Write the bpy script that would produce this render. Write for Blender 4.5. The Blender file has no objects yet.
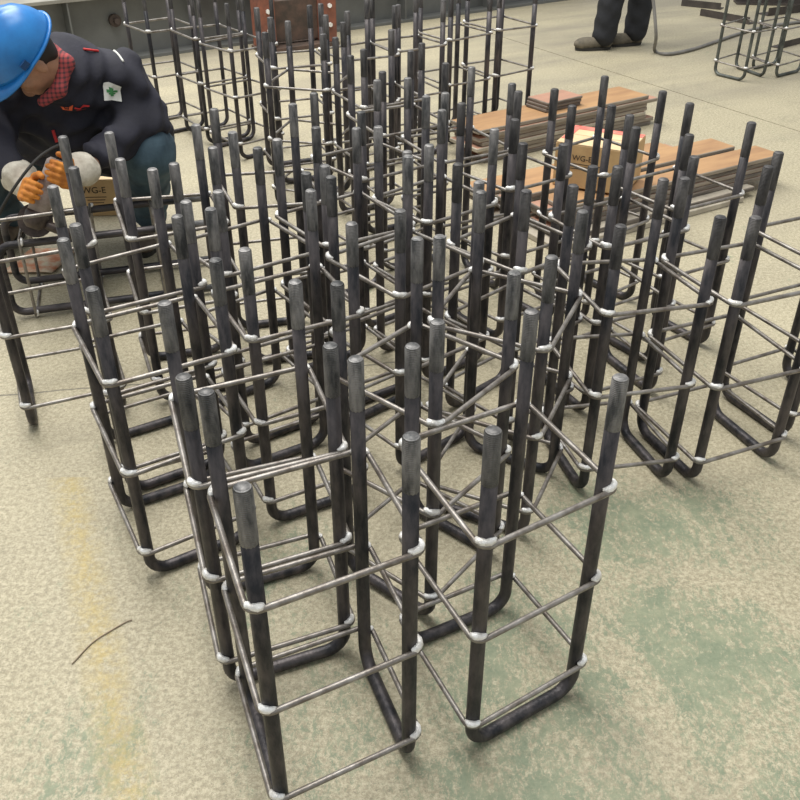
import bpy, bmesh, math, random
import numpy as np
from mathutils import Vector, Matrix, noise
from mathutils.bvhtree import BVHTree
random.seed(7)
S = bpy.context.scene
COL = S.collection

# ------------------------------------------------------------------ camera
F, TH, H = 885.0, math.radians(33.5), 1.55          # focal length in px of an 800 px frame, pitch, eye height
cd = bpy.data.cameras.new('camera'); cam = bpy.data.objects.new('camera', cd); COL.objects.link(cam)
cam.location = (0, 0, H); cam.rotation_euler = (math.pi / 2 - TH, 0, 0)
cd.sensor_width = 36; cd.lens = F / 800 * 36; cd.clip_end = 200
S.camera = cam
# ------------------------------------------------------------------ light
w = bpy.data.worlds.new('world'); S.world = w; w.use_nodes = True
w.node_tree.nodes['Background'].inputs[0].default_value = (0.93, 0.97, 1.0, 1)
w.node_tree.nodes['Background'].inputs[1].default_value = 0.62
def area(name, loc, rot, sx, sy, power, col):
    d = bpy.data.lights.new(name, 'AREA'); d.shape = 'RECTANGLE'; d.size = sx; d.size_y = sy; d.energy = power; d.color = col
    o = bpy.data.objects.new(name, d); COL.objects.link(o); o.location = loc; o.rotation_euler = rot
    return o
area('roof_skylight', (-2.0, 5.5, 8.0), (math.radians(-10), math.radians(-9), math.radians(33)), 4, 11, 1380, (1, 0.975, 0.93))
S.view_settings.view_transform = 'Standard'
S.view_settings.look = 'None'
S.view_settings.gamma = 1
S.view_settings.use_curve_mapping = False
S.view_settings.exposure = 0.0

# ------------------------------------------------------------------ pixel -> place
def ray(p):
    x = (p[0] - 400) / F; y = (p[1] - 400) / F
    return Vector((x, math.cos(TH) - y * math.sin(TH), -math.sin(TH) - y * math.cos(TH)))
def at(p, z=0.0):
    d = ray(p); return Vector((0, 0, H)) + d * ((z - H) / d.z)

# ------------------------------------------------------------------ materials
def mat(name, col, rough=0.6, metal=0.0, var=0.0, scale=8.0, col2=None, bump=0.0, bscale=60.0, stretch=(1, 1, 1), detail=5, spec=None):
    m = bpy.data.materials.new(name); m.use_nodes = True
    nt = m.node_tree; b = nt.nodes['Principled BSDF']
    b.inputs['Roughness'].default_value = rough; b.inputs['Metallic'].default_value = metal
    if spec is not None: b.inputs['Specular IOR Level'].default_value = spec
    tc = nt.nodes.new('ShaderNodeTexCoord'); mp = nt.nodes.new('ShaderNodeMapping')
    mp.inputs['Scale'].default_value = stretch
    oi = nt.nodes.new('ShaderNodeObjectInfo')
    cb = nt.nodes.new('ShaderNodeCombineXYZ')
    ml = nt.nodes.new('ShaderNodeMath'); ml.operation = 'MULTIPLY'; ml.inputs[1].default_value = 37.0
    nt.links.new(oi.outputs['Random'], ml.inputs[0]); nt.links.new(ml.outputs[0], cb.inputs[0]); nt.links.new(ml.outputs[0], cb.inputs[1])
    nt.links.new(cb.outputs[0], mp.inputs['Location'])
    nt.links.new(tc.outputs['Object'], mp.inputs['Vector'])
    if col2 is None: col2 = tuple(c * (1 - var) for c in col)
    n = nt.nodes.new('ShaderNodeTexNoise'); n.inputs['Scale'].default_value = scale; n.inputs['Detail'].default_value = detail; n.inputs['Roughness'].default_value = 0.65
    nt.links.new(mp.outputs[0], n.inputs['Vector'])
    r = nt.nodes.new('ShaderNodeValToRGB'); r.color_ramp.elements[0].position = 0.36; r.color_ramp.elements[1].position = 0.64
    r.color_ramp.elements[0].color = (*col2, 1); r.color_ramp.elements[1].color = (*col, 1)
    nt.links.new(n.outputs[0], r.inputs[0]); nt.links.new(r.outputs[0], b.inputs['Base Color'])
    if bump:
        n2 = nt.nodes.new('ShaderNodeTexNoise'); n2.inputs['Scale'].default_value = bscale; n2.inputs['Detail'].default_value = 4
        nt.links.new(mp.outputs[0], n2.inputs['Vector'])
        bp = nt.nodes.new('ShaderNodeBump'); bp.inputs['Strength'].default_value = bump; bp.inputs['Distance'].default_value = 0.004
        nt.links.new(n2.outputs[0], bp.inputs['Height']); nt.links.new(bp.outputs[0], b.inputs['Normal'])
    return m

M = {}
M['rod'] = mat('black_mill_scale_steel', (0.105, 0.092, 0.092), 0.46, 0.5, scale=26, col2=(0.020, 0.021, 0.025), bump=0.35, bscale=140, stretch=(1, 1, 0.3))
M['hoop'] = mat('drawn_wire_steel', (0.33, 0.31, 0.285), 0.42, 0.6, scale=22, col2=(0.145, 0.122, 0.103), bump=0.2, bscale=120)
M['weld'] = mat('weld_metal', (1.0, 1.0, 0.98), 0.32, 0.15, scale=60, col2=(0.66, 0.63, 0.58), bump=0.6, bscale=160)
M['greenrod'] = mat('greenish_steel', (0.13, 0.14, 0.125), 0.5, 0.5, scale=14, col2=(0.05, 0.055, 0.05))

def thread_mat(name, hi, lo):
    m = mat(name, hi, 0.5, 0.4, scale=42, col2=lo, stretch=(1, 1, 0.28))
    nt = m.node_tree; b = nt.nodes['Principled BSDF']
    oi = nt.nodes.new('ShaderNodeObjectInfo'); mr = nt.nodes.new('ShaderNodeMapRange'); mr.inputs[3].default_value = 0.55; mr.inputs[4].default_value = 1.2
    src = b.inputs['Base Color'].links[0].from_socket; vm = nt.nodes.new('ShaderNodeVectorMath'); vm.operation = 'SCALE'
    nt.links.new(oi.outputs['Random'], mr.inputs[0]); nt.links.new(src, vm.inputs[0]); nt.links.new(mr.outputs[0], vm.inputs['Scale']); nt.links.new(vm.outputs[0], b.inputs['Base Color'])
    tc = nt.nodes.new('ShaderNodeTexCoord'); wv = nt.nodes.new('ShaderNodeTexWave'); wv.bands_direction = 'Z'; wv.inputs['Scale'].default_value = 90
    nt.links.new(tc.outputs['Object'], wv.inputs['Vector'])
    bp = nt.nodes.new('ShaderNodeBump'); bp.inputs['Strength'].default_value = 0.5; bp.inputs['Distance'].default_value = 0.002
    nt.links.new(wv.outputs['Fac'], bp.inputs['Height']); nt.links.new(bp.outputs[0], b.inputs['Normal'])
    return m
M['thread'] = thread_mat('threaded_steel', (0.26, 0.25, 0.243), (0.05, 0.052, 0.054)); M['thread_dark'] = thread_mat('dark_threaded_steel', (0.125, 0.118, 0.115), (0.03, 0.029, 0.031))

def floor_material():
    m = bpy.data.materials.new('worn_painted_concrete'); m.use_nodes = True
    nt = m.node_tree; L = nt.links; b = nt.nodes['Principled BSDF']
    g = nt.nodes.new('ShaderNodeNewGeometry')
    def N(scale, detail=6, rough=0.6, vec=None, dist=0.0):
        n = nt.nodes.new('ShaderNodeTexNoise'); n.inputs['Scale'].default_value = scale; n.inputs['Detail'].default_value = detail
        n.inputs['Roughness'].default_value = rough; n.inputs['Distortion'].default_value = dist
        L.new(vec or g.outputs['Position'], n.inputs['Vector']); return n.outputs[0]
    def ramp(v, a, bb, ca=(0, 0, 0), cb=(1, 1, 1)):
        r = nt.nodes.new('ShaderNodeValToRGB'); r.color_ramp.elements[0].position = a; r.color_ramp.elements[1].position = bb
        r.color_ramp.elements[0].color = (*ca, 1); r.color_ramp.elements[1].color = (*cb, 1); L.new(v, r.inputs[0]); return r.outputs[0]
    def math_(op, a, c, clamp=False):
        n = nt.nodes.new('ShaderNodeMath'); n.operation = op; n.use_clamp = clamp
        for i, v in enumerate((a, c)):
            if isinstance(v, (int, float)): n.inputs[i].default_value = v
            else: L.new(v, n.inputs[i])
        return n.outputs[0]
    def mix(f, a, c):
        n = nt.nodes.new('ShaderNodeMix'); n.data_type = 'RGBA'
        if isinstance(f, (int, float)): n.inputs[0].default_value = f
        else: L.new(f, n.inputs[0])
        for i, v in ((6, a), (7, c)):
            if isinstance(v, tuple): n.inputs[i].default_value = (*v, 1)
            else: L.new(v, n.inputs[i])
        return n.outputs[2]
    sep = nt.nodes.new('ShaderNodeSeparateXYZ'); L.new(g.outputs['Position'], sep.inputs[0]); X, Y = sep.outputs[0], sep.outputs[1]
    # bare concrete
    base = mix(ramp(N(1.1), 0.35, 0.65), FLOOR_A, FLOOR_B)
    base = mix(ramp(N(75, 9, 0.9), 0.45, 0.56), base, FLOOR_C)
    base = mix(math_('MULTIPLY', ramp(N(120, 9, 0.9, None, 0.4), 0.53, 0.585), 0.65), base, FLOOR_D)
    base = mix(math_('MULTIPLY', ramp(N(3.0, 8, 0.72, None, 0.6), 0.56, 0.70), 0.40), base, (0.235, 0.21, 0.15))
    # dirt streaks and girder shadow painted into the colour, stronger towards the girder
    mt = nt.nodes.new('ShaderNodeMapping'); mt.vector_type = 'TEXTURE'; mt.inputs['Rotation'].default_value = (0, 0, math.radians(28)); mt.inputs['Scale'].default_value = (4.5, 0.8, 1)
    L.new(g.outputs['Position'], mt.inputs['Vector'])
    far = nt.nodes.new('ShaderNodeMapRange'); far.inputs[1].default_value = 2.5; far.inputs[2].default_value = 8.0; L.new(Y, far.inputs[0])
    grime_shadow = math_('MULTIPLY', ramp(N(1.6, 7, 0.65, mt.outputs[0]), 0.42, 0.62), math_('ADD', math_('MULTIPLY', far.outputs[0], 0.55), 0.08))
    base = mix(grime_shadow, base, (0.20, 0.178, 0.142))
    # green paint, worn: painted bay in the foreground right and along the front
    def blob(cx, cy, rx, ry):
        dx = math_('DIVIDE', math_('SUBTRACT', X, cx), rx); dy = math_('DIVIDE', math_('SUBTRACT', Y, cy), ry)
        d = math_('ADD', math_('MULTIPLY', dx, dx), math_('MULTIPLY', dy, dy))
        return math_('SUBTRACT', 1.0, d, True)
    pc = at((700, 640)); bl = math_('MULTIPLY', blob(pc.x, pc.y, 0.24, 0.27), 1.25)
    for a in ((0.25, 0.98, 0.42, 0.42), (0.28, 1.35, 0.4, 0.35), (0.86, 1.0, 0.5, 0.55), (-0.1, 1.2, 0.32, 0.38), (-0.62, 1.0, 0.22, 0.34), (0.6, 1.75, 0.5, 0.3), (-0.28, 1.55, 0.3, 0.25)):
        bl = math_('MAXIMUM', bl, math_('MULTIPLY', blob(*a), 0.82 if a[0] > 0.1 else 0.6))
    mapn = nt.nodes.new('ShaderNodeMapping'); mapn.inputs['Rotation'].default_value = (0, 0, math.radians(40)); mapn.inputs['Scale'].default_value = (1, 0.6, 1)
    L.new(g.outputs['Position'], mapn.inputs['Vector'])
    pn = math_('ADD', math_('MULTIPLY', N(5.0, 9, 0.8, mapn.outputs[0], 0.5), 0.55), math_('MULTIPLY', N(60, 9, 0.92, mapn.outputs[0], 0.4), 0.95))
    pm = math_('ADD', math_('MULTIPLY', bl, 0.17), pn)
    paint = ramp(pm, 0.84, 0.90)
    green = mix(ramp(N(14, 6), 0.4, 0.62), (0.135, 0.19, 0.118), (0.22, 0.255, 0.16))
    c = mix(math_('MULTIPLY', paint, 0.78), base, green)
    # worn yellow line
    a = at((84, 560)); e = at((128, 790)); d = (e - a).normalized(); nx, ny = d.y, -d.x
    dl = math_('ABSOLUTE', math_('ADD', math_('ADD', math_('MULTIPLY', X, nx), math_('MULTIPLY', Y, ny)), -(a.x * nx + a.y * ny)), 0)
    ln = math_('MULTIPLY', math_('SUBTRACT', 1.0, math_('MULTIPLY', dl, 16.0), True), ramp(Y, 0.0, 1.0) )
    near = math_('LESS_THAN', Y, 1.95)
    ym = math_('MULTIPLY', math_('MULTIPLY', math_('MULTIPLY', ln, near), ramp(N(26, 9, 0.9), 0.43, 0.56)), 0.6)
    c = mix(ym, c, (0.45, 0.33, 0.08))
    # thin wavering dark line on the left
    a = at((0, 396)); e = at((95, 388)); d = (e - a).normalized(); nx, ny = d.y, -d.x
    wob = math_('MULTIPLY', math_('SUBTRACT', N(6), 0.5), 0.03)
    dl = math_('ABSOLUTE', math_('ADD', math_('ADD', math_('ADD', math_('MULTIPLY', X, nx), math_('MULTIPLY', Y, ny)), -(a.x * nx + a.y * ny)), wob), 0)
    cr = math_('MULTIPLY', math_('LESS_THAN', dl, 0.004), math_('LESS_THAN', X, 0.1))
    c = mix(math_('MULTIPLY', cr, 0.7), c, (0.10, 0.09, 0.07))
    L.new(c, b.inputs['Base Color'])
    b.inputs['Roughness'].default_value = 0.62
    bp = nt.nodes.new('ShaderNodeBump'); bp.inputs['Strength'].default_value = 0.25; bp.inputs['Distance'].default_value = 0.004
    L.new(N(55, 6, 0.7), bp.inputs['Height']); L.new(bp.outputs[0], b.inputs['Normal'])
    return m
FLOOR_A, FLOOR_B, FLOOR_C, FLOOR_D = (0.275, 0.240, 0.155), (0.345, 0.303, 0.202), (0.52, 0.465, 0.325), (0.125, 0.112, 0.076)
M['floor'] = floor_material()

# ------------------------------------------------------------------ mesh helpers
def link(name, me, m, parent=None, smooth=True, mats=None):
    o = bpy.data.objects.new(name, me); COL.objects.link(o)
    if not me.materials:
        for q in (mats or [m]): me.materials.append(q)
    if smooth and len(me.polygons) and not me.get('flat'):
        me.polygons.foreach_set('use_smooth', [True] * len(me.polygons))
    if parent: o.parent = parent
    return o
def bm_obj(name, bm, m, parent=None, smooth=False, mats=None):
    bmesh.ops.recalc_face_normals(bm, faces=bm.faces[:])
    me = bpy.data.meshes.new(name); bm.to_mesh(me); bm.free()
    return link(name, me, m, parent, smooth, mats)
def empty(name, loc=(0, 0, 0), rz=0.0):
    o = bpy.data.objects.new(name, None); COL.objects.link(o); o.location = loc; o.rotation_euler = (0, 0, rz); o.empty_display_size = 0.1
    return o
def tag(o, label=None, cat=None, group=None, kind=None):
    if label: o['label'] = label
    if cat: o['category'] = cat
    if group: o['group'] = group
    if kind: o['kind'] = kind
    return o
def tube(bm, pts, r, seg=12, closed=False, caps=True, chamfer=0.0):
    pts = [Vector(p) for p in pts]; n = len(pts)
    rad = r if isinstance(r, (list, tuple)) else [r] * n
    t = []
    for i in range(n):
        if closed: d = pts[(i + 1) % n] - pts[i - 1]
        else: d = pts[min(i + 1, n - 1)] - pts[max(i - 1, 0)]
        t.append(d.normalized())
    up = Vector((0, 0, 1)) if abs(t[0].z) < 0.9 else Vector((1, 0, 0))
    nrm = (up - t[0] * up.dot(t[0])).normalized()
    rings = []
    for i in range(n):
        nrm = (nrm - t[i] * nrm.dot(t[i])).normalized(); bn = t[i].cross(nrm)
        rings.append([bm.verts.new(pts[i] + (nrm * math.cos(2 * math.pi * k / seg) + bn * math.sin(2 * math.pi * k / seg)) * rad[i]) for k in range(seg)])
    for i in range(n if closed else n - 1):
        A, B = rings[i], rings[(i + 1) % n]
        off = 0
        if closed and i == n - 1:
            off = min(range(seg), key=lambda q: (B[q].co - A[0].co).length)
        for k in range(seg):
            bm.faces.new((A[k], A[(k + 1) % seg], B[(k + 1 + off) % seg], B[(k + off) % seg]))
    if caps and not closed:
        bm.faces.new(rings[0][::-1]); bm.faces.new(rings[-1])
    return rings
def box(bm, c, s, rz=0.0, bevel=0.0, mi=0):
    mtx = Matrix.Translation(c) @ Matrix.Rotation(rz, 4, 'Z') @ Matrix.Diagonal((*s, 1))
    r = bmesh.ops.create_cube(bm, size=1, matrix=mtx)
    fs = {f for v in r['verts'] for f in v.link_faces}
    for f in fs: f.material_index = mi
    if bevel:
        es = {e for v in r['verts'] for e in v.link_edges}
        bmesh.ops.bevel(bm, geom=list(es), offset=bevel, segments=2, affect='EDGES', profile=0.5)
def arc(c, a, b, r, n):
    """points of a fillet around centre c from direction a to direction b (unit, perpendicular)"""
    return [Vector(c) + (Vector(a) * math.cos(q) + Vector(b) * math.sin(q)) * r for q in [math.pi / 2 * i / n for i in range(n + 1)]]
def smooth_path(pts, n=8):
    pts = [Vector(p) for p in pts]; out = []
    P = [pts[0] * 2 - pts[1]] + pts + [pts[-1] * 2 - pts[-2]]
    for i in range(1, len(P) - 2):
        for k in range(n):
            t = k / n
            out.append(0.5 * ((2 * P[i]) + (P[i + 1] - P[i - 1]) * t + (2 * P[i - 1] - 5 * P[i] + 4 * P[i + 1] - P[i + 2]) * t * t + (3 * P[i] - P[i - 1] - 3 * P[i + 1] + P[i + 2]) * t ** 3))
    out.append(pts[-1]); return out

# ------------------------------------------------------------------ floor
fl = bmesh.new(); box(fl, (0, 8, -0.11), (44, 44, 0.14)); floor = bm_obj('floor', fl, mat('joint_filler', (0.12, 0.105, 0.08), 0.9)); tag(floor, kind='structure')
s1, s2 = at((600, 68)), at((770, 122))
sd = (s2 - s1).normalized(); sn = Vector((sd.y, -sd.x, 0))          # along / across the slab joint
for side in (-1, 1):
    b_ = bmesh.new(); W = 20
    p0 = s1 + sn * side * 0.005
    q = [p0 - sd * 22, p0 + sd * 22, p0 + sd * 22 + sn * side * W, p0 - sd * 22 + sn * side * W]
    lo = [b_.verts.new((v.x, v.y, -0.04)) for v in q]; hi = [b_.verts.new((v.x, v.y, 0)) for v in q]
    b_.faces.new(hi); b_.faces.new(lo[::-1])
    for i in range(4): b_.faces.new((lo[i], lo[(i + 1) % 4], hi[(i + 1) % 4], hi[i]))
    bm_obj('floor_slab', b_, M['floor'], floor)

# hall end wall, far behind everything in frame
bm_ = bmesh.new(); box(bm_, (0, 24.0, 3.4), (44, 0.2, 7.0)); tag(bm_obj('wall_back', bm_, mat('pale_cladding', (0.50, 0.51, 0.50), 0.6)), kind='structure')
# ------------------------------------------------------------------ rebar cages
RR, RH, TL = 0.0138, 0.0057, 0.105        # rod radius, hoop wire radius, threaded length
def thread_mesh(m):
    bm = bmesh.new()
    tube(bm, [(0, 0, 0), (0, 0, 0.004), (0, 0, TL - 0.004), (0, 0, TL)], [RR * 0.97, RR * 1.03, RR * 1.03, RR * 0.80], 14)
    me = bpy.data.meshes.new('threaded_end'); bm.to_mesh(me); bm.free(); me.materials.append(M[m]); return me
THREAD, THREAD_DARK = thread_mesh('thread'), thread_mesh('thread_dark')
def weld_mesh(seed):
    rnd = random.Random(seed); bm = bmesh.new(); n = 7; half = math.radians(rnd.uniform(52, 75))
    pts = []; rad = []
    for i in range(n):
        a = -half + 2 * half * i / (n - 1)
        pts.append((math.cos(a) * (RR + 0.0035), math.sin(a) * (RR + 0.0035), rnd.uniform(-0.001, 0.001)))
        e = abs(i - (n - 1) / 2) / ((n - 1) / 2)
        rad.append((0.0072 if i not in (0, n - 1) else 0.0035) * rnd.uniform(0.82, 1.18) * (1 - 0.15 * e))
    tube(bm, pts, rad, 7)
    me = bpy.data.meshes.new('weld_bead'); bm.to_mesh(me); bm.free(); me.materials.append(M['weld']); return me
WELD = [weld_mesh(i) for i in range(6)]

def rebar_cage(corners, udir, label, tops=None, seed=0, hz=(0.56, 0.328, 0.093), group='welded rebar anchor cages', rodm='rod', dark=False, rr=1.0):
    """corners FL, FR, RR, RL (world xy); udir 0: the U-rods run left-right, 1: front-back"""
    rnd = random.Random(seed)
    C = sum((Vector((*c[:2], 0)) for c in corners), Vector()) / 4
    root = empty('rebar_cage', C)
    tag(root, label, 'rebar cage', group)
    P = [Vector((c[0], c[1], 0)) - C for c in corners]
    tops = tops or [0.78 + rnd.uniform(-0.006, 0.006) for _ in range(4)]
    pairs = [(0, 1), (3, 2)] if udir == 0 else [(0, 3), (1, 2)]
    R = RR * rr
    for a, b in pairs:
        A, B = P[a], P[b]; d = (B - A).normalized(); fr = 0.045; up = Vector((0, 0, 1)); z0 = Vector((0, 0, R))
        pts = [A + up * (tops[a] - TL + 0.002), A + up * 0.45, A + up * 0.2]
        pts += arc(A + d * fr + z0 + up * fr, -d, -up, fr, 6)
        pts += arc(B - d * fr + z0 + up * fr, -up, d, fr, 6)
        pts += [B + up * 0.2, B + up * 0.45, B + up * (tops[b] - TL + 0.002)]
        bm = bmesh.new(); tube(bm, pts, R, 12)
        u = bm_obj('u_rod', bm, M[rodm], root, True)
        for i in (a, b):
            t = link('threaded_end', THREAD_DARK if dark else THREAD, None, u); t.location = P[i] + up * (tops[i] - TL); t.rotation_euler = (0, 0, rnd.uniform(0, 6)); t.scale = (rr, rr, 1)
            t['label'] = 'dark threaded end' if dark else 'paler grey threaded end'
    for z in hz:
        zz = [z + rnd.uniform(-0.006, 0.006) for _ in range(4)]
        pts = []; off = R + RH * 0.9
        for i in range(4):
            p, pr, nx = P[i], P[i - 1], P[(i + 1) % 4]
            d0 = (p - pr).normalized(); d1 = (nx - p).normalized()
            n0 = Vector((d0.y, -d0.x, 0)); n1 = Vector((d1.y, -d1.x, 0))
            for k in range(5):
                nn = n0.lerp(n1, k / 4).normalized()
                pts.append(p + nn * off + Vector((0, 0, zz[i])))
        bm = bmesh.new(); tube(bm, pts, RH, 8, closed=True)
        h = bm_obj('hoop', bm, M['hoop'], root, True)
        for i in range(4):
            o = P[i].normalized(); ang = math.atan2(o.y, o.x)
            wd = link('weld_bead', rnd.choice(WELD), None, h)
            wd.location = P[i] * 1.0 + Vector((0, 0, zz[i] + 0.006)); wd.rotation_euler = (rnd.uniform(-0.12, 0.12), rnd.uniform(-0.12, 0.12), ang + rnd.uniform(-0.3, 0.3)); wd.scale = (rr, rr, rnd.uniform(0.8, 1.1))
    return root
ZT = 0.78
def fit_square(A, a=0.262, b=0.268, keep=0.75):
    A = np.array(A); c = A.mean(0); Sq = np.array([[-a / 2, -b / 2], [a / 2, -b / 2], [a / 2, b / 2], [-a / 2, b / 2]]); B = A - c
    th = math.atan2((Sq[:, 0] * B[:, 1] - Sq[:, 1] * B[:, 0]).sum(), (Sq * B).sum())
    R = np.array([[math.cos(th), -math.sin(th)], [math.sin(th), math.cos(th)]])
    return [tuple(v) for v in keep * A + (1 - keep) * (Sq @ R.T + c)]
def square(cx, cy, deg, a=0.262, b=0.268):
    t = math.radians(deg); c, s = math.cos(t), math.sin(t)
    return [(cx + x * c - y * s, cy + x * s + y * c) for x, y in ((-a / 2, -b / 2), (a / 2, -b / 2), (a / 2, b / 2), (-a / 2, b / 2))]
def px(*q): return fit_square([at(p, ZT)[:2] for p in q])
cages = [
 # rod-end pixels FL, FR, RR, RL
 (px((494, 428), (618, 378), (531, 312), (414, 343)), 0, 'front right rebar cage with bright welds, standing alone before the green floor patch'),
 (px((242, 490), (409, 437), (356, 355), (207, 388)), 1, 'foremost rebar cage, its near left foot cut by the bottom edge of the photo'),
 (px((183, 375), (329, 345), (295, 280), (166, 303)), 0, 'rebar cage directly behind the foremost cage, front hoop crossing its near rod top'),
 (px((92, 287), (214, 257), (177, 215), (63, 237)), 0, 'left flank rebar cage whose U-bend turns on bare floor left of the front pair'),
 (px((75, 225), (185, 202), (152, 170), (54, 188)), 0, 'rebar cage right behind the left flank cage, in front of the crouching worker'),
 (px((121, 160), (212, 148), (195, 125), (109, 131)), 0, 'rebar cage beside the crouching worker\'s knee and boot'),
 (square(-1.033, 2.352, 23), 1, 'leftmost standing rebar cage, partly cut off by the left photo edge'),
 (px((244, 247), (350, 225), (311, 188), (212, 210)), 0, 'rebar cage second behind the foremost cage, left of the turned cage'),
 (px((218, 190), (305, 172), (257, 146), (175, 165)), 0, 'rebar cage third behind the foremost cage with open floor seen through it'),
 (px((440, 320), (516, 270), (421, 237), (342, 280)), 1, 'rebar cage turned cornerwise just behind the front right cage'),
 (px((617, 225), (715, 217), (657, 182), (569, 185)), 1, 'right side rebar cage, left neighbour of the outermost right cage'),
 (px((549, 255), (579, 210), (480, 190), (439, 233)), 1, 'steeply turned rebar cage in mid crowd behind the cornerwise cage'),
 (px((521, 190), (588, 168), (520, 145), (455, 167)), 0, 'rebar cage in mid crowd just in front of the cardboard box on the boards'),
 (square(0.03, 2.17, 41), 0, 'rebar cage at the very centre of the crowd, cornerwise to the camera'),
 (px((617, 168), (694, 154), (637, 128), (565, 143)), 1, 'rebar cage in front of the right board stack, right of the cardboard box'),
 (px((689, 133), (751, 122), (691, 103), (631, 115)), 1, 'rearmost right rebar cage standing against the right end of the board stack'),
 (px((612, 105), (662, 92), (605, 78), (556, 88)), 1, 'rebar cage whose rods cross the front of the cardboard box on the boards'),
 (px((515, 117), (571, 106), (519, 91), (463, 102)), 1, 'rebar cage left of the cardboard box, before the brown board tops'),
 (px((428, 145), (492, 130), (442, 110), (379, 127)), 0, 'rebar cage behind the very centre cage, left of the brown boards'),
 (px((238, 135), (320, 130), (295, 107), (217, 112)), 0, 'rebar cage behind the left row with pale floor behind it'),
 (square(-0.10, 2.985, 38), 0, 'rebar cage in the rear crowd left of the rear board stack'),
 (square(-0.17, 2.465, 34), 0, 'rebar cage wedged between the left row and the centre cages'),
 (square(0.205, 3.17, 27), 1, 'rebar cage at the left end of the front brown boards'),
 (square(-0.01, 3.47, 28), 0, 'rebar cage in the rear crowd, left of the rear stack\'s near end'),
 (square(-0.413, 4.09, -15), 0, 'rear rebar cage turned against the others with one long front hoop'),
 (square(-0.515, 4.475, 21), 0, 'rear rebar cage in front of the rusty steel block'),
 (square(-0.205, 4.645, 32), 0, 'rear centre rebar cage right of the one before the rusty block'),
 (square(0.035, 4.85, 30), 0, 'rear rebar cage behind the left end of the rear board stack'),
 (square(-0.09, 3.84, 28), 0, 'rebar cage midway in the rear crowd, right of the oppositely turned cage'),
 (square(0.565, 5.345, 36), 0, 'rearmost rebar cage just behind the rear board stack, rightmost of its group'),
 (square(0.295, 5.13, 35), 0, 'rebar cage behind the rear board stack, left neighbour of the rightmost one'),
 (square(-1.34, 5.29, 39), 0, 'rear left rebar cage nearest the worker\'s back and the grey girder'),
 (square(-1.06, 5.14, 37), 0, 'rear left rebar cage, middle of the three before the grey girder'),
 (square(-0.84, 4.86, 42), 0, 'rear left rebar cage, rightmost of the three before the grey girder'),
 (square(0.89, 2.095, 21), 1, 'outermost right rebar cage, one rod touching the right photo edge'),
 (square(1.205, 2.31, 25), 1, 'rebar cage mostly outside the right photo edge behind the outermost right one'),
]
def separate(sq, margin=0.05, rounds=60):
    """nudge neighbouring cages apart until their hoops no longer touch"""
    Q = [np.array(q, float) for q in sq]; n = len(Q)
    for _ in range(rounds):
        moved = False
        for i in range(n):
            for j in range(i):
                if np.linalg.norm(Q[i].mean(0) - Q[j].mean(0)) > 0.5: continue
                best = None
                for X in (Q[i], Q[j]):
                    for k in range(4):
                        e = X[(k + 1) % 4] - X[k]; nn = np.array((e[1], -e[0])) / np.linalg.norm(e); a = Q[i] @ nn; b = Q[j] @ nn
                        d = min(a.max(), b.max()) - max(a.min(), b.min())
                        if best is None or d < best[0]: best = (d, nn if a.mean() > b.mean() else -nn)
                if best[0] > -margin:
                    mv = (best[0] + margin + 0.001) * best[1]; wj = 0.15 if j < 11 and i > 11 else 0.5
                    Q[i] += mv * (1 - wj); Q[j] -= mv * wj; moved = True
        if not moved: break
    return [[tuple(v) for v in q] for q in Q]
for row, q in zip(range(len(cages)), separate([c[0] for c in cages])): cages[row] = (q, *cages[row][1:])
for i, (c, u, lab) in enumerate(cages):
    rebar_cage(c, u, lab, seed=i + 1, dark=i in (10, 12, 14, 15, 16, 17, 34, 35) or i > 22, rr=0.8 if i in (31, 32, 33) else 1.0, hz=(0.562, 0.330, 0.085) if i == 1 else (0.56, 0.328, 0.093))
# far right pair by the hose, thinner greenish rods
a, b, c = at((714, 75)), at((743, 82)), at((763, 78))
d = at((735, 68))
rebar_cage([tuple(v[:2]) for v in (b, c, d, a)], 1, 'far right rebar cage on open floor beside the grey hose', seed=91, rodm='greenrod', rr=0.8)
a, b = at((775, 78)), at((799, 72)); e = (b - a); p = Vector((-e.y, e.x, 0)).normalized() * 0.24 + e * 0.25
rebar_cage([tuple(v[:2]) for v in (a, b, b + p, a + p)], 0, 'far right rebar cage at the upper right photo corner by steel scrap', seed=92, rodm='greenrod', rr=0.8)
# cage lying on its side in front of the crouching worker
lc = rebar_cage(square(0, 0, 0), 0, 'rebar cage lying on its side on the floor under the worker\'s hands', seed=93)
t = math.radians(17); lc.matrix_world = Matrix(((0, math.sin(t), math.cos(t), -1.465), (0, -math.cos(t), math.sin(t), 3.005), (1, 0, 0, 0.131 + RR + 2 * RH), (0, 0, 0, 1)))

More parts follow.
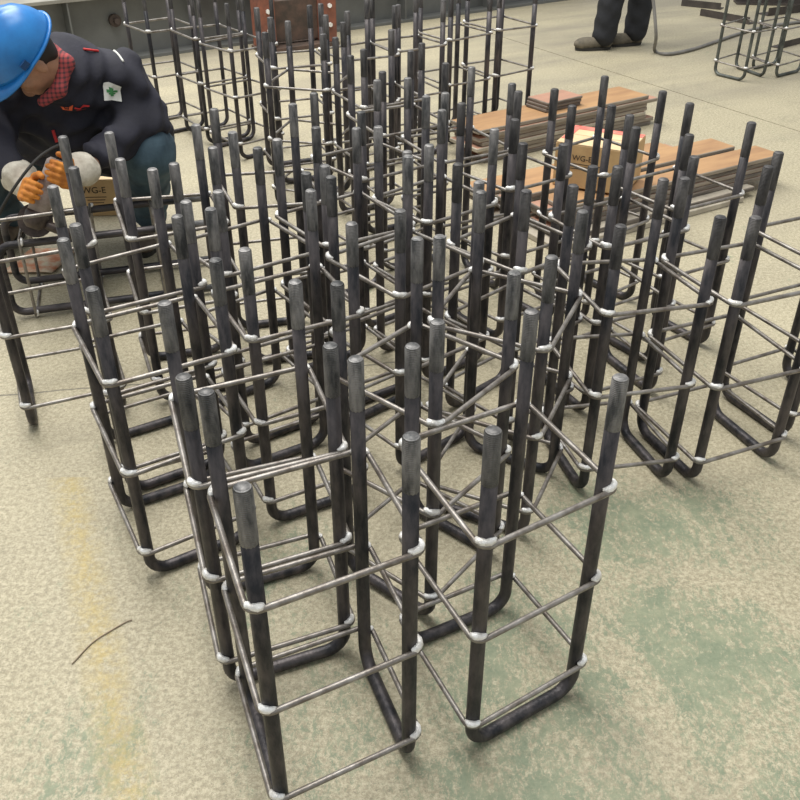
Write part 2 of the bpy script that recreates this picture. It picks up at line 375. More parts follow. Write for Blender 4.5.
# ------------------------------------------------------------------ implicit-surface bodies
def surface(name, prims, m, parent=None, res=0.01, k=0.03, fold=0.0, ffreq=30.0, mats=None, cut=None):
    """smooth union of round cones ('c',a,b,ra,rb) and ellipsoids ('e',c,radii,3x3) as one continuous mesh"""
    lo = np.full(3, 1e9); hi = -lo
    for p in prims:
        pts = [(p[1], p[3]), (p[2], p[4])] if p[0] == 'c' else [(p[1], max(p[2]))]
        for q, r in pts:
            lo = np.minimum(lo, np.array(q) - r); hi = np.maximum(hi, np.array(q) + r)
    lo -= 0.03; hi += 0.03
    n = np.ceil((hi - lo) / res).astype(int) + 1
    ax = [lo[i] + res * np.arange(n[i]) for i in range(3)]
    G = np.stack(np.meshgrid(*ax, indexing='ij'), -1).astype(np.float32)
    f = np.full(G.shape[:3], 10.0, np.float32)
    for p in prims:
        kk = p[-1] if isinstance(p[-1], dict) else {}
        ki = kk.get('k', k)
        if p[0] == 'c':
            a = np.array(p[1], np.float32); b = np.array(p[2], np.float32); ab = b - a; L2 = max(float(ab @ ab), 1e-9)
            h = np.clip(((G - a) @ ab) / L2, 0, 1)
            d = np.linalg.norm(G - a - h[..., None] * ab, axis=-1) - (p[3] + (p[4] - p[3]) * h)
        else:
            q = (G - np.array(p[1], np.float32)) @ np.array(p[3], np.float32)
            r = np.array(p[2], np.float32); kq = np.linalg.norm(q / r, axis=-1)
            d = (kq - 1) * float(min(r)) * (0.5 + 0.5 * float(np.mean(r)) / float(min(r)))
        if kk.get('sub'):
            hh = np.clip(0.5 - 0.5 * (f + d) / ki, 0, 1); f = f * (1 - hh) - d * hh + ki * hh * (1 - hh)
        else:
            hh = np.clip(0.5 + 0.5 * (f - d) / ki, 0, 1); f = f * (1 - hh) + d * hh - ki * hh * (1 - hh)
    if fold:
        x, y, z = G[..., 0], G[..., 1], G[..., 2]; q = ffreq
        wv = np.sin(q * (x * 0.6 + z * 0.9) + 1.6 * np.sin(q * 0.37 * y + 1)) * 0.6 + np.sin(q * 1.7 * (y * 0.7 - z * 0.6 + x * 0.3) + 1.3 * np.sin(q * 0.5 * x)) * 0.4
        f = f + fold * wv
    ins = f < 0
    s = f.shape
    cnt = np.zeros((s[0] - 1, s[1] - 1, s[2] - 1), np.int16); acc = np.zeros(cnt.shape + (3,), np.float32)
    corner = lambda o: tuple(slice(o[i], s[i] - 1 + o[i]) for i in range(3))
    for axis in range(3):
        o1, o2 = [i for i in range(3) if i != axis]
        for u in (0, 1):
            for v in (0, 1):
                c0 = [0, 0, 0]; c0[o1] = u; c0[o2] = v; c1 = list(c0); c1[axis] = 1
                A, B = f[corner(c0)], f[corner(c1)]; x = (A < 0) != (B < 0)
                tt = np.where(x, A / np.where(x, A - B, 1), 0)
                cnt += x; 
                for j in range(3):
                    acc[..., j] += np.where(x, (tt if j == axis else c0[j]), 0)
    act = cnt > 0; idx = np.full(cnt.shape, -1, np.int64); idx[act] = np.arange(act.sum())
    cells = np.argwhere(act)
    V = lo + res * (cells + acc[act] / cnt[act][:, None])
    faces = []
    for axis in range(3):
        o1, o2 = [(1, 2), (2, 0), (0, 1)][axis]
        sl0 = [slice(None)] * 3; sl1 = [slice(None)] * 3; sl0[axis] = slice(0, s[axis] - 1); sl1[axis] = slice(1, s[axis])
        x = ins[tuple(sl0)] != ins[tuple(sl1)]
        e = np.argwhere(x)
        if not len(e): continue
        e = e[(e[:, o1] > 0) & (e[:, o2] > 0)]
        flip = ins[tuple(e.T)]
        def cell(du, dv):
            q = e.copy(); q[:, o1] -= du; q[:, o2] -= dv; return idx[tuple(q.T)]
        Q = np.stack([cell(1, 1), cell(0, 1), cell(0, 0), cell(1, 0)], 1)
        Q[~flip] = Q[~flip][:, ::-1]
        faces.append(Q)
    Fc = np.concatenate(faces)
    me = bpy.data.meshes.new(name); me.from_pydata(V.tolist(), [], Fc.tolist()); me.update()
    o = link(name, me, m, parent, True, mats)
    return o
def basis(f, u):
    """forward, up -> 3x3 whose columns are left, forward, up"""
    f = Vector(f).normalized(); u = Vector(u); u = (u - f * u.dot(f)).normalized(); l = u.cross(f)
    return np.array([l, f, u]).T
def V3(c, B, l, f, u): return tuple(np.array(c) + B @ np.array((l, f, u)))
def head_prims(c, B, skin_neck):
    P = [('e', V3(c, B, 0, -0.012, 0.03), (0.076, 0.096, 0.095), B), ('e', V3(c, B, 0, 0.022, -0.045), (0.058, 0.066, 0.072), B),
         ('e', V3(c, B, 0, 0.058, -0.095), (0.026, 0.022, 0.022), B),
         ('c', V3(c, B, 0, 0.088, 0.008), V3(c, B, 0, 0.106, -0.028), 0.008, 0.0145, {'k': 0.012}),
         ('e', V3(c, B, 0, 0.086, -0.062), (0.022, 0.009, 0.006), B, {'k': 0.008}), ('e', V3(c, B, 0, 0.084, -0.074), (0.019, 0.009, 0.006), B, {'k': 0.008})]
    for s in (-1, 1):
        P += [('e', V3(c, B, s * 0.031, 0.092, 0.006), (0.014, 0.010, 0.009), B, {'sub': 1, 'k': 0.012}),
              ('e', V3(c, B, s * 0.031, 0.074, 0.005), (0.0125, 0.0125, 0.0105), B, {'k': 0.004}),
              ('c', V3(c, B, s * 0.018, 0.090, 0.024), V3(c, B, s * 0.046, 0.080, 0.022), 0.006, 0.005, {'k': 0.008}),
              ('e', V3(c, B, s * 0.077, -0.012, -0.012), (0.009, 0.018, 0.031), B, {'k': 0.008}),
              ('e', V3(c, B, s * 0.040, 0.064, -0.030), (0.022, 0.018, 0.02), B, {'k': 0.02})]
    P.append(('c', V3(c, B, 0, -0.03, -0.05), skin_neck, 0.056, 0.06))
    return P
def hand_prims(w, f, n, thumb, curl=0.8, g=1.0):
    """open glove/hand from wrist w along f, palm normal n, thumb on side sign"""
    f = Vector(f).normalized(); n = Vector(n); n = (n - f * n.dot(f)).normalized(); s = f.cross(n) * thumb; w = Vector(w); P = []
    for q in (-0.026, -0.009, 0.009, 0.026):
        P.append(('c', tuple(w + s * q * 0.7), tuple(w + f * 0.075 + s * q), 0.017 * g, 0.0145 * g, {'k': 0.012}))
    for q, L in ((0.029, 0.070), (0.010, 0.080), (-0.010, 0.074), (-0.028, 0.058)):
        a = w + f * 0.082 + s * q; d = f
        for j in range(3):
            d = (f * math.cos(curl * (j + 0.6)) + n * math.sin(curl * (j + 0.6))); e = a + d * L * (0.45, 0.32, 0.25)[j]
            P.append(('c', tuple(a), tuple(e), (0.0098 - j * 0.0008) * g, (0.0092 - j * 0.0008) * g, {'k': 0.0035})); a = e
    a = w + f * 0.022 + s * 0.026
    for j, (df, ds, dn) in enumerate(((0.6, 0.75, 0.3), (0.85, 0.25, 0.45), (0.8, -0.1, 0.6))):
        e = a + (f * df + s * ds + n * dn).normalized() * (0.038, 0.034, 0.026)[j]
        P.append(('c', tuple(a), tuple(e), (0.0145, 0.0115, 0.0105)[j] * g, (0.0115, 0.0105, 0.0085)[j] * g, {'k': 0.006})); a = e
    return P
M['skin'] = mat('skin', (0.48, 0.26, 0.165), 0.5, var=0.2, scale=30)
M['navy'] = mat('navy_work_cloth', (0.020, 0.020, 0.033), 0.82, scale=7, col2=(0.011, 0.011, 0.019), bump=0.3, bscale=70)
M['denim'] = mat('teal_denim', (0.060, 0.105, 0.135), 0.85, scale=8, col2=(0.022, 0.045, 0.064), bump=0.3, bscale=90)
M['trouser'] = mat('dark_trouser_cloth', (0.017, 0.018, 0.022), 0.85, scale=8, col2=(0.009, 0.010, 0.013), bump=0.3, bscale=60)
M['boot'] = mat('dusty_suede', (0.17, 0.145, 0.105), 0.85, scale=18, col2=(0.08, 0.072, 0.055), bump=0.3)
M['boot_brown'] = mat('brown_boot_leather', (0.16, 0.12, 0.09), 0.7, scale=18, col2=(0.06, 0.045, 0.035), bump=0.3)
M['sole'] = mat('rubber_sole', (0.03, 0.028, 0.025), 0.8)
M['helmet'] = mat('blue_helmet_plastic', (0.022, 0.215, 0.58), 0.32, scale=9, col2=(0.016, 0.15, 0.44))
M['glove_white'] = mat('off_white_cotton', (0.62, 0.58, 0.49), 0.9, scale=30, col2=(0.42, 0.38, 0.31), bump=0.4)
M['glove_orange'] = mat('orange_glove_palm', (0.72, 0.27, 0.035), 0.7, scale=20, col2=(0.45, 0.15, 0.025), bump=0.3)
M['hair'] = mat('black_hair', (0.012, 0.010, 0.009), 0.6)
M['red'] = mat('red_print', (0.55, 0.03, 0.03), 0.7)
M['white'] = mat('white_print', (0.75, 0.75, 0.70), 0.7)
M['green'] = mat('green_print', (0.05, 0.22, 0.07), 0.7)
def plaid():
    m = mat('red_plaid_flannel', (0.32, 0.05, 0.05), 0.9); nt = m.node_tree; b = nt.nodes['Principled BSDF']
    tc = nt.nodes.new('ShaderNodeTexCoord'); out = None
    for ax in ('X', 'Z'):
        wv = nt.nodes.new('ShaderNodeTexWave'); wv.bands_direction = ax; wv.inputs['Scale'].default_value = 22; nt.links.new(tc.outputs['Object'], wv.inputs['Vector'])
        r = nt.nodes.new('ShaderNodeValToRGB'); r.color_ramp.interpolation = 'CONSTANT'; r.color_ramp.elements[1].position = 0.6
        r.color_ramp.elements[0].color = (0.36, 0.06, 0.06, 1); r.color_ramp.elements[1].color = (0.07, 0.03, 0.035, 1)
        nt.links.new(wv.outputs['Color'], r.inputs[0])
        if out is None: out = r.outputs[0]
        else:
            mx = nt.nodes.new('ShaderNodeMix'); mx.data_type = 'RGBA'; mx.inputs[0].default_value = 0.5
            nt.links.new(out, mx.inputs[6]); nt.links.new(r.outputs[0], mx.inputs[7]); nt.links.new(mx.outputs[2], b.inputs['Base Color'])
    return m
M['plaid'] = plaid()
I3 = np.eye(3)

# ------------------------------------------------------------------ crouching worker
worker = empty('person', (-1.15, 3.5, 0))
tag(worker, 'crouching worker in blue hard hat and dark navy jacket holding a power tool', 'person')
W0 = Matrix.Translation(worker.location).inverted()
def attach(o, root):
    o.parent = root; o.matrix_parent_inverse = Matrix.Translation(root.location).inverted(); return o
HC = (-1.25, 3.095, 0.872); HB = basis((-0.64, -0.36, -0.68), (-0.42, -0.58, 0.70))
sh_c = (-1.20, 3.29, 0.755); LS, RS = (-1.035, 3.35, 0.735), (-1.41, 3.23, 0.70)
LE, RE = (-0.95, 3.33, 0.60), (-1.44, 3.07, 0.64)
GR = Vector((-1.215, 2.905, 0.475))                       # the tool both hands close on
A_ = Vector((0.05, 0.05, 0.10)); B_ = Vector((-0.045, -0.07, -0.115)); ax = (B_ - A_).normalized()
gf = Vector((0, -1, 0)); gf = (gf - ax * gf.dot(ax)).normalized(); gs = Vector((1, 0, 0)); gs = (gs - ax * gs.dot(ax)); gs = (gs - gf * gs.dot(gf)).normalized()
GRIP_L, GRIP_R = GR + A_ + ax * 0.045, GR + A_ + ax * 0.135
LW = tuple(GRIP_L + gs * 0.053 - gf * 0.045); RW = tuple(GRIP_R - gs * 0.056 - gf * 0.045)
PEL = (-1.22, 3.70, 0.42); LHIP, RHIP = (-1.09, 3.68, 0.40), (-1.36, 3.74, 0.40)
LK, RK = (-0.95, 3.30, 0.485), (-1.70, 3.38, 0.43)
LA, RA = (-1.075, 3.64, 0.10), (-1.68, 3.62, 0.10)
NK = (-1.185, 3.18, 0.80)
bp_ = head_prims(HC, HB, NK) + [('c', NK, (-1.18, 3.44, 0.62), 0.06, 0.12), ('c', (-1.18, 3.44, 0.62), PEL, 0.12, 0.12),
      ('c', NK, LS, 0.05, 0.06), ('c', LS, LE, 0.05, 0.04), ('c', LE, LW, 0.04, 0.028), ('c', NK, RS, 0.05, 0.06), ('c', RS, RE, 0.05, 0.04), ('c', RE, RW, 0.04, 0.028),
      ('c', PEL, LHIP, 0.1, 0.09), ('c', LHIP, LK, 0.08, 0.05), ('c', LK, LA, 0.05, 0.035), ('c', PEL, RHIP, 0.1, 0.09), ('c', RHIP, RK, 0.08, 0.05), ('c', RK, RA, 0.05, 0.035)]
attach(surface('body', bp_, M['skin'], res=0.0075, k=0.02), worker)
jk = [('c', (-1.19, 3.64, 0.46), (-1.17, 3.46, 0.62), 0.17, 0.175), ('c', (-1.17, 3.46, 0.62), sh_c, 0.175, 0.145), ('c', (-1.24, 3.30, 0.62), (-1.28, 3.42, 0.50), 0.13, 0.14), ('c', (-1.30, 3.32, 0.60), (-1.42, 3.40, 0.54), 0.11, 0.12), ('c', sh_c, (-1.185, 3.20, 0.785), 0.13, 0.088),
      ('c', sh_c, LS, 0.12, 0.105), ('c', LS, LE, 0.092, 0.078), ('c', LE, tuple(Vector(LE).lerp(Vector(LW), 0.62)), 0.076, 0.056),
      ('c', sh_c, RS, 0.12, 0.105), ('c', RS, RE, 0.092, 0.078), ('c', RE, tuple(Vector(RE).lerp(Vector(RW), 0.62)), 0.076, 0.056),
      ('c', (-1.08, 3.60, 0.46), (-1.34, 3.66, 0.46), 0.15, 0.15)]
jacket = attach(surface('jacket', jk, M['navy'], res=0.0095, k=0.045, fold=0.0125, ffreq=60), worker)
col = [('c', (-1.135, 3.145, 0.845), (-1.160, 3.095, 0.768), 0.024, 0.022), ('c', (-1.160, 3.095, 0.768), (-1.215, 3.070, 0.735), 0.022, 0.018), ('c', (-1.135, 3.145, 0.845), (-1.19, 3.19, 0.878), 0.024, 0.022)]
attach(surface('shirt_collar', col, M['plaid'], res=0.006, k=0.02), worker)
tr = [('c', PEL, LHIP, 0.15, 0.145), ('c', LHIP, LK, 0.125, 0.098), ('c', LK, (-1.065, 3.575, 0.13), 0.095, 0.068),
      ('c', PEL, RHIP, 0.15, 0.145), ('c', RHIP, RK, 0.125, 0.098), ('c', RK, (-1.675, 3.605, 0.13), 0.095, 0.068)]
attach(surface('trousers', tr, M['denim'], res=0.0095, k=0.035, fold=0.005, ffreq=50), worker)
def boot(a, toe, m, root, h=0.16):
    a = Vector(a); d = Vector(toe); d.z = 0; g = Vector((a.x, a.y, 0)); f = (d - Vector((a.x, a.y, 0))).normalized(); L = 0.20
    B = basis(f, (0, 0, 1))
    P = [('c', tuple(g + Vector((0, 0, 0.055)) - f * 0.03), tuple(a + Vector((0, 0, h - a.z))), 0.043, 0.048), ('e', tuple(g + f * 0.10 + Vector((0, 0, 0.052))), (0.044, 0.125, 0.044), B), ('e', tuple(g + f * 0.16 + Vector((0, 0, 0.048))), (0.048, 0.07, 0.042), B)]
    b = attach(surface('boot', P, m, res=0.007, k=0.03), root)
    bm = bmesh.new(); n = 20; ring = []
    for z, sc in ((0.0, 0.95), (0.022, 1.0)):
        r = []
        for i in range(n):
            q = 2 * math.pi * i / n; l = math.cos(q) * 0.047 * sc * (1 + 0.12 * math.sin(q)); ff = 0.08 + math.sin(q) * 0.152 * sc
            r.append(bm.verts.new(g + f * ff + Vector((-f.y, f.x, 0)) * l + Vector((0, 0, z))))
        ring.append(r)
    for i in range(n): bm.faces.new((ring[0][i], ring[0][(i + 1) % n], ring[1][(i + 1) % n], ring[1][i]))
    bm.faces.new(ring[0][::-1]); bm.faces.new(ring[1])
    so = bm_obj('sole', bm, M['sole']); so.parent = b
    return b
boot(LA, (-1.07, 3.3, 0), M['boot_brown'], worker); boot(RA, (-1.72, 3.3, 0), M['boot_brown'], worker)
attach(surface('hair', [('e', V3(HC, HB, 0, -0.03, 0.025), (0.081, 0.084, 0.088), HB), ('e', V3(HC, HB, 0, -0.065, -0.03), (0.058, 0.030, 0.045), HB)], M['hair'], res=0.008, k=0.02), worker)
# gloves: white backs and cuffs, orange fingers
for w_, e_, th, n in ((LW, LE, -1, -gs), (RW, RE, 1, gs)):
    wv = Vector(w_)
    gl = attach(surface('glove', hand_prims(w_, gf, n, th, 0.80, 1.12), M['glove_orange'], res=0.004, k=0.012), worker)
    back = (wv - Vector(e_)).normalized()
    cf = attach(surface('glove_cuff', [('c', tuple(wv - back * 0.06), tuple(wv + gf * 0.01), 0.062, 0.038), ('c', tuple(wv), tuple(wv + gf * 0.03 - n * 0.014), 0.034, 0.024)], M['glove_white'], res=0.006, k=0.02, fold=0.003, ffreq=70), worker)
# helmet
def helmet(c, B, root, m, sc=1.0):
    bm = bmesh.new(); nu, nv = 36, 14; rows = []
    for j in range(nv):
        ph = math.pi / 2 * j / (nv - 1); row = []
        for i in range(nu):
            q = 2 * math.pi * i / nu; r = math.cos(ph) ** 0.85 if ph < math.pi / 2 - 1e-6 else 0.0
            l, f = math.cos(q) * 0.116 * r, math.sin(q) * 0.148 * r; u = math.sin(ph) * 0.135
            rid = 0.0
            for x0 in (-0.032, 0, 0.032): rid = max(rid, math.exp(-((l - x0) / 0.0085) ** 2))
            rid *= max(0, math.sin(ph)) ** 1.5 * (1 if abs(f) < 0.11 else 0.3)
            row.append(bm.verts.new(V3(c, B, l * sc, f * sc, (u + rid * 0.009) * sc)))
        rows.append(row)
    for j in range(nv - 1):
        for i in range(nu):
            if j == nv - 2: 
                continue
            bm.faces.new((rows[j][i], rows[j][(i + 1) % nu], rows[j + 1][(i + 1) % nu], rows[j + 1][i]))
    for v in rows[-1][1:]: bm.verts.remove(v)
    for i in range(nu): bm.faces.new((rows[-2][i], rows[-2][(i + 1) % nu], rows[-1][0]))
    # inner wall so the shell has thickness
    inn = [bm.verts.new(V3(c, B, math.cos(2 * math.pi * i / nu) * 0.110 * sc, math.sin(2 * math.pi * i / nu) * 0.142 * sc, 0.0)) for i in range(nu)]
    inn2 = [bm.verts.new(V3(c, B, math.cos(2 * math.pi * i / nu) * 0.098 * sc, math.sin(2 * math.pi * i / nu) * 0.128 * sc, 0.06 * sc)) for i in range(nu)]
    for i in range(nu):
        bm.faces.new((rows[0][(i + 1) % nu], rows[0][i], inn[i], inn[(i + 1) % nu])); bm.faces.new((inn[(i + 1) % nu], inn[i], inn2[i], inn2[(i + 1) % nu]))
    hm = bm_obj('helmet', bm, m, None, True); attach(hm, root)
    bm = bmesh.new(); A = []; 
    for i in range(nu):
        q = 2 * math.pi * i / nu; fr = max(0.0, math.sin(q)); ext = 0.010 + 0.045 * fr ** 1.5
        cl, cf_ = math.cos(q), math.sin(q)
        A.append([bm.verts.new(V3(c, B, cl * 0.113 * sc, cf_ * 0.145 * sc, 0.007)), bm.verts.new(V3(c, B, cl * (0.116 + ext * 0.7) * sc, cf_ * (0.148 + ext) * sc, 0.002 - 0.016 * fr)),
                  bm.verts.new(V3(c, B, cl * (0.116 + ext * 0.7) * sc, cf_ * (0.148 + ext) * sc, -0.003 - 0.016 * fr)), bm.verts.new(V3(c, B, cl * 0.112 * sc, cf_ * 0.144 * sc, -0.001))])
    for i in range(nu):
        a, b = A[i], A[(i + 1) % nu]
        for j in range(4): bm.faces.new((a[j], b[j], b[(j + 1) % 4], a[(j + 1) % 4]))
    br = bm_obj('brim', bm, m, None, True); br.parent = hm
    for s in (-1, 1):
        bm = bmesh.new()
        mt = Matrix(HB3(B)).to_4x4(); mt.translation = V3(c, B, s * 0.119 * sc, 0.02, 0.022)
        bmesh.ops.create_cube(bm, size=1, matrix=mt @ Matrix.Diagonal((0.008, 0.028, 0.022, 1)))
        sl = bm_obj('accessory_slot', bm, M['helmet_dark']); sl.parent = hm
    return hm
def HB3(B): return [[float(B[i][j]) for j in range(3)] for i in range(3)]
M['helmet_dark'] = mat('dark_blue_slot', (0.01, 0.06, 0.18), 0.5)
helmet(V3(HC, HB, 0, -0.005, 0.035), HB, worker, M['helmet'], 0.98)
# prints on the jacket, laid onto its surface
dg = bpy.context.evaluated_depsgraph_get()
JB = BVHTree.FromPolygons([v.co.copy() for v in jacket.data.vertices], [tuple(p.vertices) for p in jacket.data.polygons])
def on_jacket(p, d, lift=0.003):
    h = JB.find_nearest(Vector(p))
    return h[0] + h[1] * lift
def decal(name, anchor, view, right, poly_list, m, parent, lift=0.003):
    """flat shapes (lists of 2-D points, metres) pressed onto the cloth around anchor"""
    bm = bmesh.new(); r = Vector(right).normalized(); v = Vector(view).normalized(); u = r.cross(v); u = -u if u.z < 0 else u
    for poly in poly_list:
        vs = [bm.verts.new(on_jacket(Vector(anchor) + r * x + u * y, v, lift)) for x, y in poly]
        bm.faces.new(vs)
    bmesh.ops.triangulate(bm, faces=bm.faces[:])
    o = bm_obj(name, bm, m); o.parent = parent
    return o
vw = Vector((-0.30, 0.85, -0.42))
def anchor_at(p, miss=Vector((-1.1, 3.3, 0.7))):
    h = JB.ray_cast(Vector((0, 0, H)), ray(p).normalized()); return h[0] if h[0] is not None else miss
def rect(x0, y0, x1, y1): return [(x0, y0), (x1, y0), (x1, y1), (x0, y1)]
pb = anchor_at((112, 91))
grid = lambda x0, y0, x1, y1, n: [rect(x0 + (x1 - x0) * i / n, y0 + (y1 - y0) * j / n, x0 + (x1 - x0) * (i + 1) / n, y0 + (y1 - y0) * (j + 1) / n) for i in range(n) for j in range(n)]
decal('sleeve_badge', pb, vw, (0.95, 0.3, -0.1), grid(-0.029, -0.034, 0.029, 0.034, 4), M['white'], jacket, 0.005)
decal('badge_emblem', pb, vw, (0.95, 0.3, -0.1), [rect(-0.018, -0.006, 0.018, 0.006), rect(-0.006, -0.018, 0.006, 0.018), rect(-0.012, -0.012, 0.012, -0.006)], M['green'], jacket, 0.008)
pl = anchor_at((76, 108))
U = [rect(-0.045, -0.012, -0.036, 0.024), rect(-0.036, -0.012, -0.020, -0.003), rect(-0.022, -0.012, -0.013, 0.024), rect(-0.033, 0.008, -0.025, 0.022)]
decal('chest_logo', pl, vw, (0.97, 0.2, -0.1), U, mat('orange_red_print', (0.75, 0.13, 0.04), 0.7), jacket, 0.007)
decal('chest_logo_script', pl, vw, (0.97, 0.2, -0.1), [[(-0.006, 0.004), (0.012, -0.004), (0.022, 0.008), (0.045, 0.004), (0.048, 0.010), (0.022, 0.015), (0.012, 0.004), (-0.004, 0.011)], rect(0.0, -0.014, 0.04, -0.010)], M['red'], jacket, 0.007)
def strip(name, pxs, wd, m):
    bm = bmesh.new(); pp = smooth_path([(p[0], p[1], 0) for p in pxs], 5); P3 = [q for q in (anchor_at(p, None) for p in pp) if q is not None]
    if len(P3) < 2: P3 = [Vector((-1.10, 3.24, 0.87)), Vector((-1.06, 3.28, 0.86))]
    pts = [JB.find_nearest(p) for p in P3]
    tube(bm, [q[0] + q[1] * 0.002 for q in pts], wd, 6)
    o = bm_obj(name, bm, m, None, True); o.parent = jacket
strip('reflective_piping', [(104, 45), (111, 49), (118, 55), (123, 62)], 0.004, M['white'])
strip('red_piping', [(92, 42), (98, 43), (103, 45)], 0.004, M['red'])
strip('zip_pull', [(53, 130), (55, 136), (57, 142)], 0.006, M['red'])

# power tool in both hands
tool = empty('power_tool', GR); tag(tool, 'grey hand-held grinder with dark cable gripped in the worker\'s orange gloves', 'power tool')
M['tool_grey'] = mat('pinkish_grey_housing', (0.36, 0.30, 0.27), 0.5, scale=30, col2=(0.22, 0.17, 0.15))
M['tool_dark'] = mat('dark_tool_metal', (0.10, 0.075, 0.065), 0.45, 0.4, scale=30, col2=(0.05, 0.04, 0.035))
bm = bmesh.new(); tube(bm, [A_, A_ + ax * 0.012, A_ + ax * 0.10, A_ + ax * 0.13, A_ + ax * 0.19], [0.02, 0.03, 0.031, 0.036, 0.036], 16); bm_obj('housing', bm, M['tool_grey'], tool, True)
bm = bmesh.new(); tube(bm, [A_ + ax * 0.19, A_ + ax * 0.20, A_ + ax * 0.235, A_ + ax * 0.25], [0.037, 0.04, 0.036, 0.02], 14); gh = bm_obj('gear_head', bm, M['tool_dark'], tool, True)
dn = Vector((-0.5, 0.2, -0.85)); dn = (dn - ax * dn.dot(ax)).normalized(); hc = A_ + ax * 0.222
bm = bmesh.new(); tube(bm, [hc, hc + dn * 0.045], 0.017, 12); tube(bm, [hc + dn * 0.045, hc + dn * 0.049], 0.058, 24); d_ = bm_obj('grinding_disc', bm, M['tool_dark'], tool)
bm = bmesh.new(); sd_ = ax.cross(dn); tube(bm, [hc + sd_ * 0.03, hc + sd_ * 0.05, hc + sd_ * 0.13, hc + sd_ * 0.14], [0.012, 0.017, 0.017, 0.012], 10); bm_obj('side_handle', bm, M['tool_dark'], tool, True)
bm = bmesh.new(); gl_ = Vector(GR); tube(bm, smooth_path([A_, A_ - ax * 0.05, Vector((0.035, -0.06, 0.14)), Vector((-0.04, -0.135, 0.06)), Vector((-0.12, -0.14, -0.05)), Vector((-0.2, -0.13, -0.22)), Vector((-0.30, -0.17, -GR.z + 0.05)), Vector((-0.40, -0.20, -GR.z + 0.006)), Vector((-0.55, -0.2, -GR.z + 0.006))], 6), 0.005, 8); bm_obj('cable', bm, M['sole'], tool, True)

# ------------------------------------------------------------------ standing worker (only the legs are in frame)
st = empty('person', (1.62, 7.40, 0)); tag(st, 'standing person in black trousers and dusty shoes beside a hanging hose', 'person')
fa, fb = Vector((1.60, 7.36, 0.10)), Vector((1.88, 7.52, 0.10))
hipc = Vector((1.78, 7.48, 0.88)); kA, kB = Vector((1.64, 7.38, 0.48)), Vector((1.90, 7.52, 0.48))
SB = basis((-0.9, -0.3, 0), (0, 0, 1)); hd = (1.72, 7.46, 1.60); HBs = basis((-0.85, -0.35, -0.25), (0, 0, 1))
sA, sB = Vector((1.66, 7.28, 1.38)), Vector((1.88, 7.66, 1.38)); eA, eB = Vector((1.60, 7.20, 1.10)), Vector((1.88, 7.76, 1.10)); wA, wB = Vector((1.46, 7.22, 0.92)), Vector((1.74, 7.70, 0.90))
ch = (1.77, 7.47, 1.28)
limbs = [('c', ch, tuple(hipc), 0.13, 0.12), ('c', ch, (1.76, 7.47, 1.45), 0.12, 0.06), ('c', ch, tuple(sA), 0.1, 0.07), ('c', ch, tuple(sB), 0.1, 0.07),
         ('c', tuple(sA), tuple(eA), 0.05, 0.04), ('c', tuple(eA), tuple(wA), 0.04, 0.028), ('c', tuple(sB), tuple(eB), 0.05, 0.04), ('c', tuple(eB), tuple(wB), 0.04, 0.028),
         ('c', tuple(hipc), tuple(kA), 0.09, 0.055), ('c', tuple(kA), tuple(fa), 0.052, 0.036), ('c', tuple(hipc), tuple(kB), 0.09, 0.055), ('c', tuple(kB), tuple(fb), 0.052, 0.036)]
hp = hand_prims(tuple(wA), (-0.5, 0.1, -0.8), (-0.6, 0.4, 0.2), 1, 0.45) + hand_prims(tuple(wB), (-0.5, -0.1, -0.8), (-0.6, -0.4, 0.2), -1, 0.45)
attach(surface('body', limbs + head_prims(hd, HBs, (1.76, 7.47, 1.44)) + hp, M['skin'], res=0.008, k=0.02), st)
attach(surface('jacket', [('c', (1.77, 7.47, 1.30), (1.78, 7.48, 0.92), 0.165, 0.165), ('c', (1.77, 7.47, 1.34), tuple(sA), 0.13, 0.088), ('c', (1.77, 7.47, 1.34), tuple(sB), 0.13, 0.088), ('c', tuple(sA), tuple(eA), 0.078, 0.066), ('c', tuple(eA), tuple(wA), 0.062, 0.048), ('c', tuple(sB), tuple(eB), 0.078, 0.066), ('c', tuple(eB), tuple(wB), 0.062, 0.048)], M['navy'], res=0.012, k=0.04, fold=0.004, ffreq=40), st)
attach(surface('trousers', [('c', tuple(hipc), (1.78, 7.48, 0.98), 0.135, 0.13), ('c', tuple(hipc), tuple(kA), 0.125, 0.098), ('c', tuple(kA), tuple(fa + Vector((0, 0, 0.015))), 0.098, 0.092), ('c', tuple(hipc), tuple(kB), 0.125, 0.098), ('c', tuple(kB), tuple(fb + Vector((0, 0, 0.015))), 0.098, 0.092)], M['trouser'], res=0.011, k=0.02, fold=0.004, ffreq=55), st)
attach(surface('hair', [('e', V3(hd, HBs, 0, -0.02, 0.045), (0.082, 0.098, 0.088), HBs)], M['hair'], res=0.01), st)
boot(fa, (1.3, 7.31, 0), M['boot'], st, 0.12); boot(fb, (1.6, 7.44, 0), M['boot'], st, 0.12)

# ------------------------------------------------------------------ hose on the floor
M['hose'] = mat('grey_rubber_hose', (0.20, 0.19, 0.175), 0.55, scale=10, var=0.3)
bm = bmesh.new()
hz0 = 0.014
pts = [(1.70, 7.25, 0.95), (1.80, 7.18, 0.70), (1.88, 7.12, 0.40), (1.93, 7.08, 0.16)] + [tuple(at(p, hz0)) for p in ((655, 51), (668, 54), (690, 50), (712, 43), (735, 35), (760, 28), (800, 22), (850, 18))]
tube(bm, smooth_path(pts, 8), 0.013, 8)
tag(bm_obj('air_hose', bm, M['hose'], None, True), 'grey hose hanging by the standing person and trailing over the floor', 'hose')

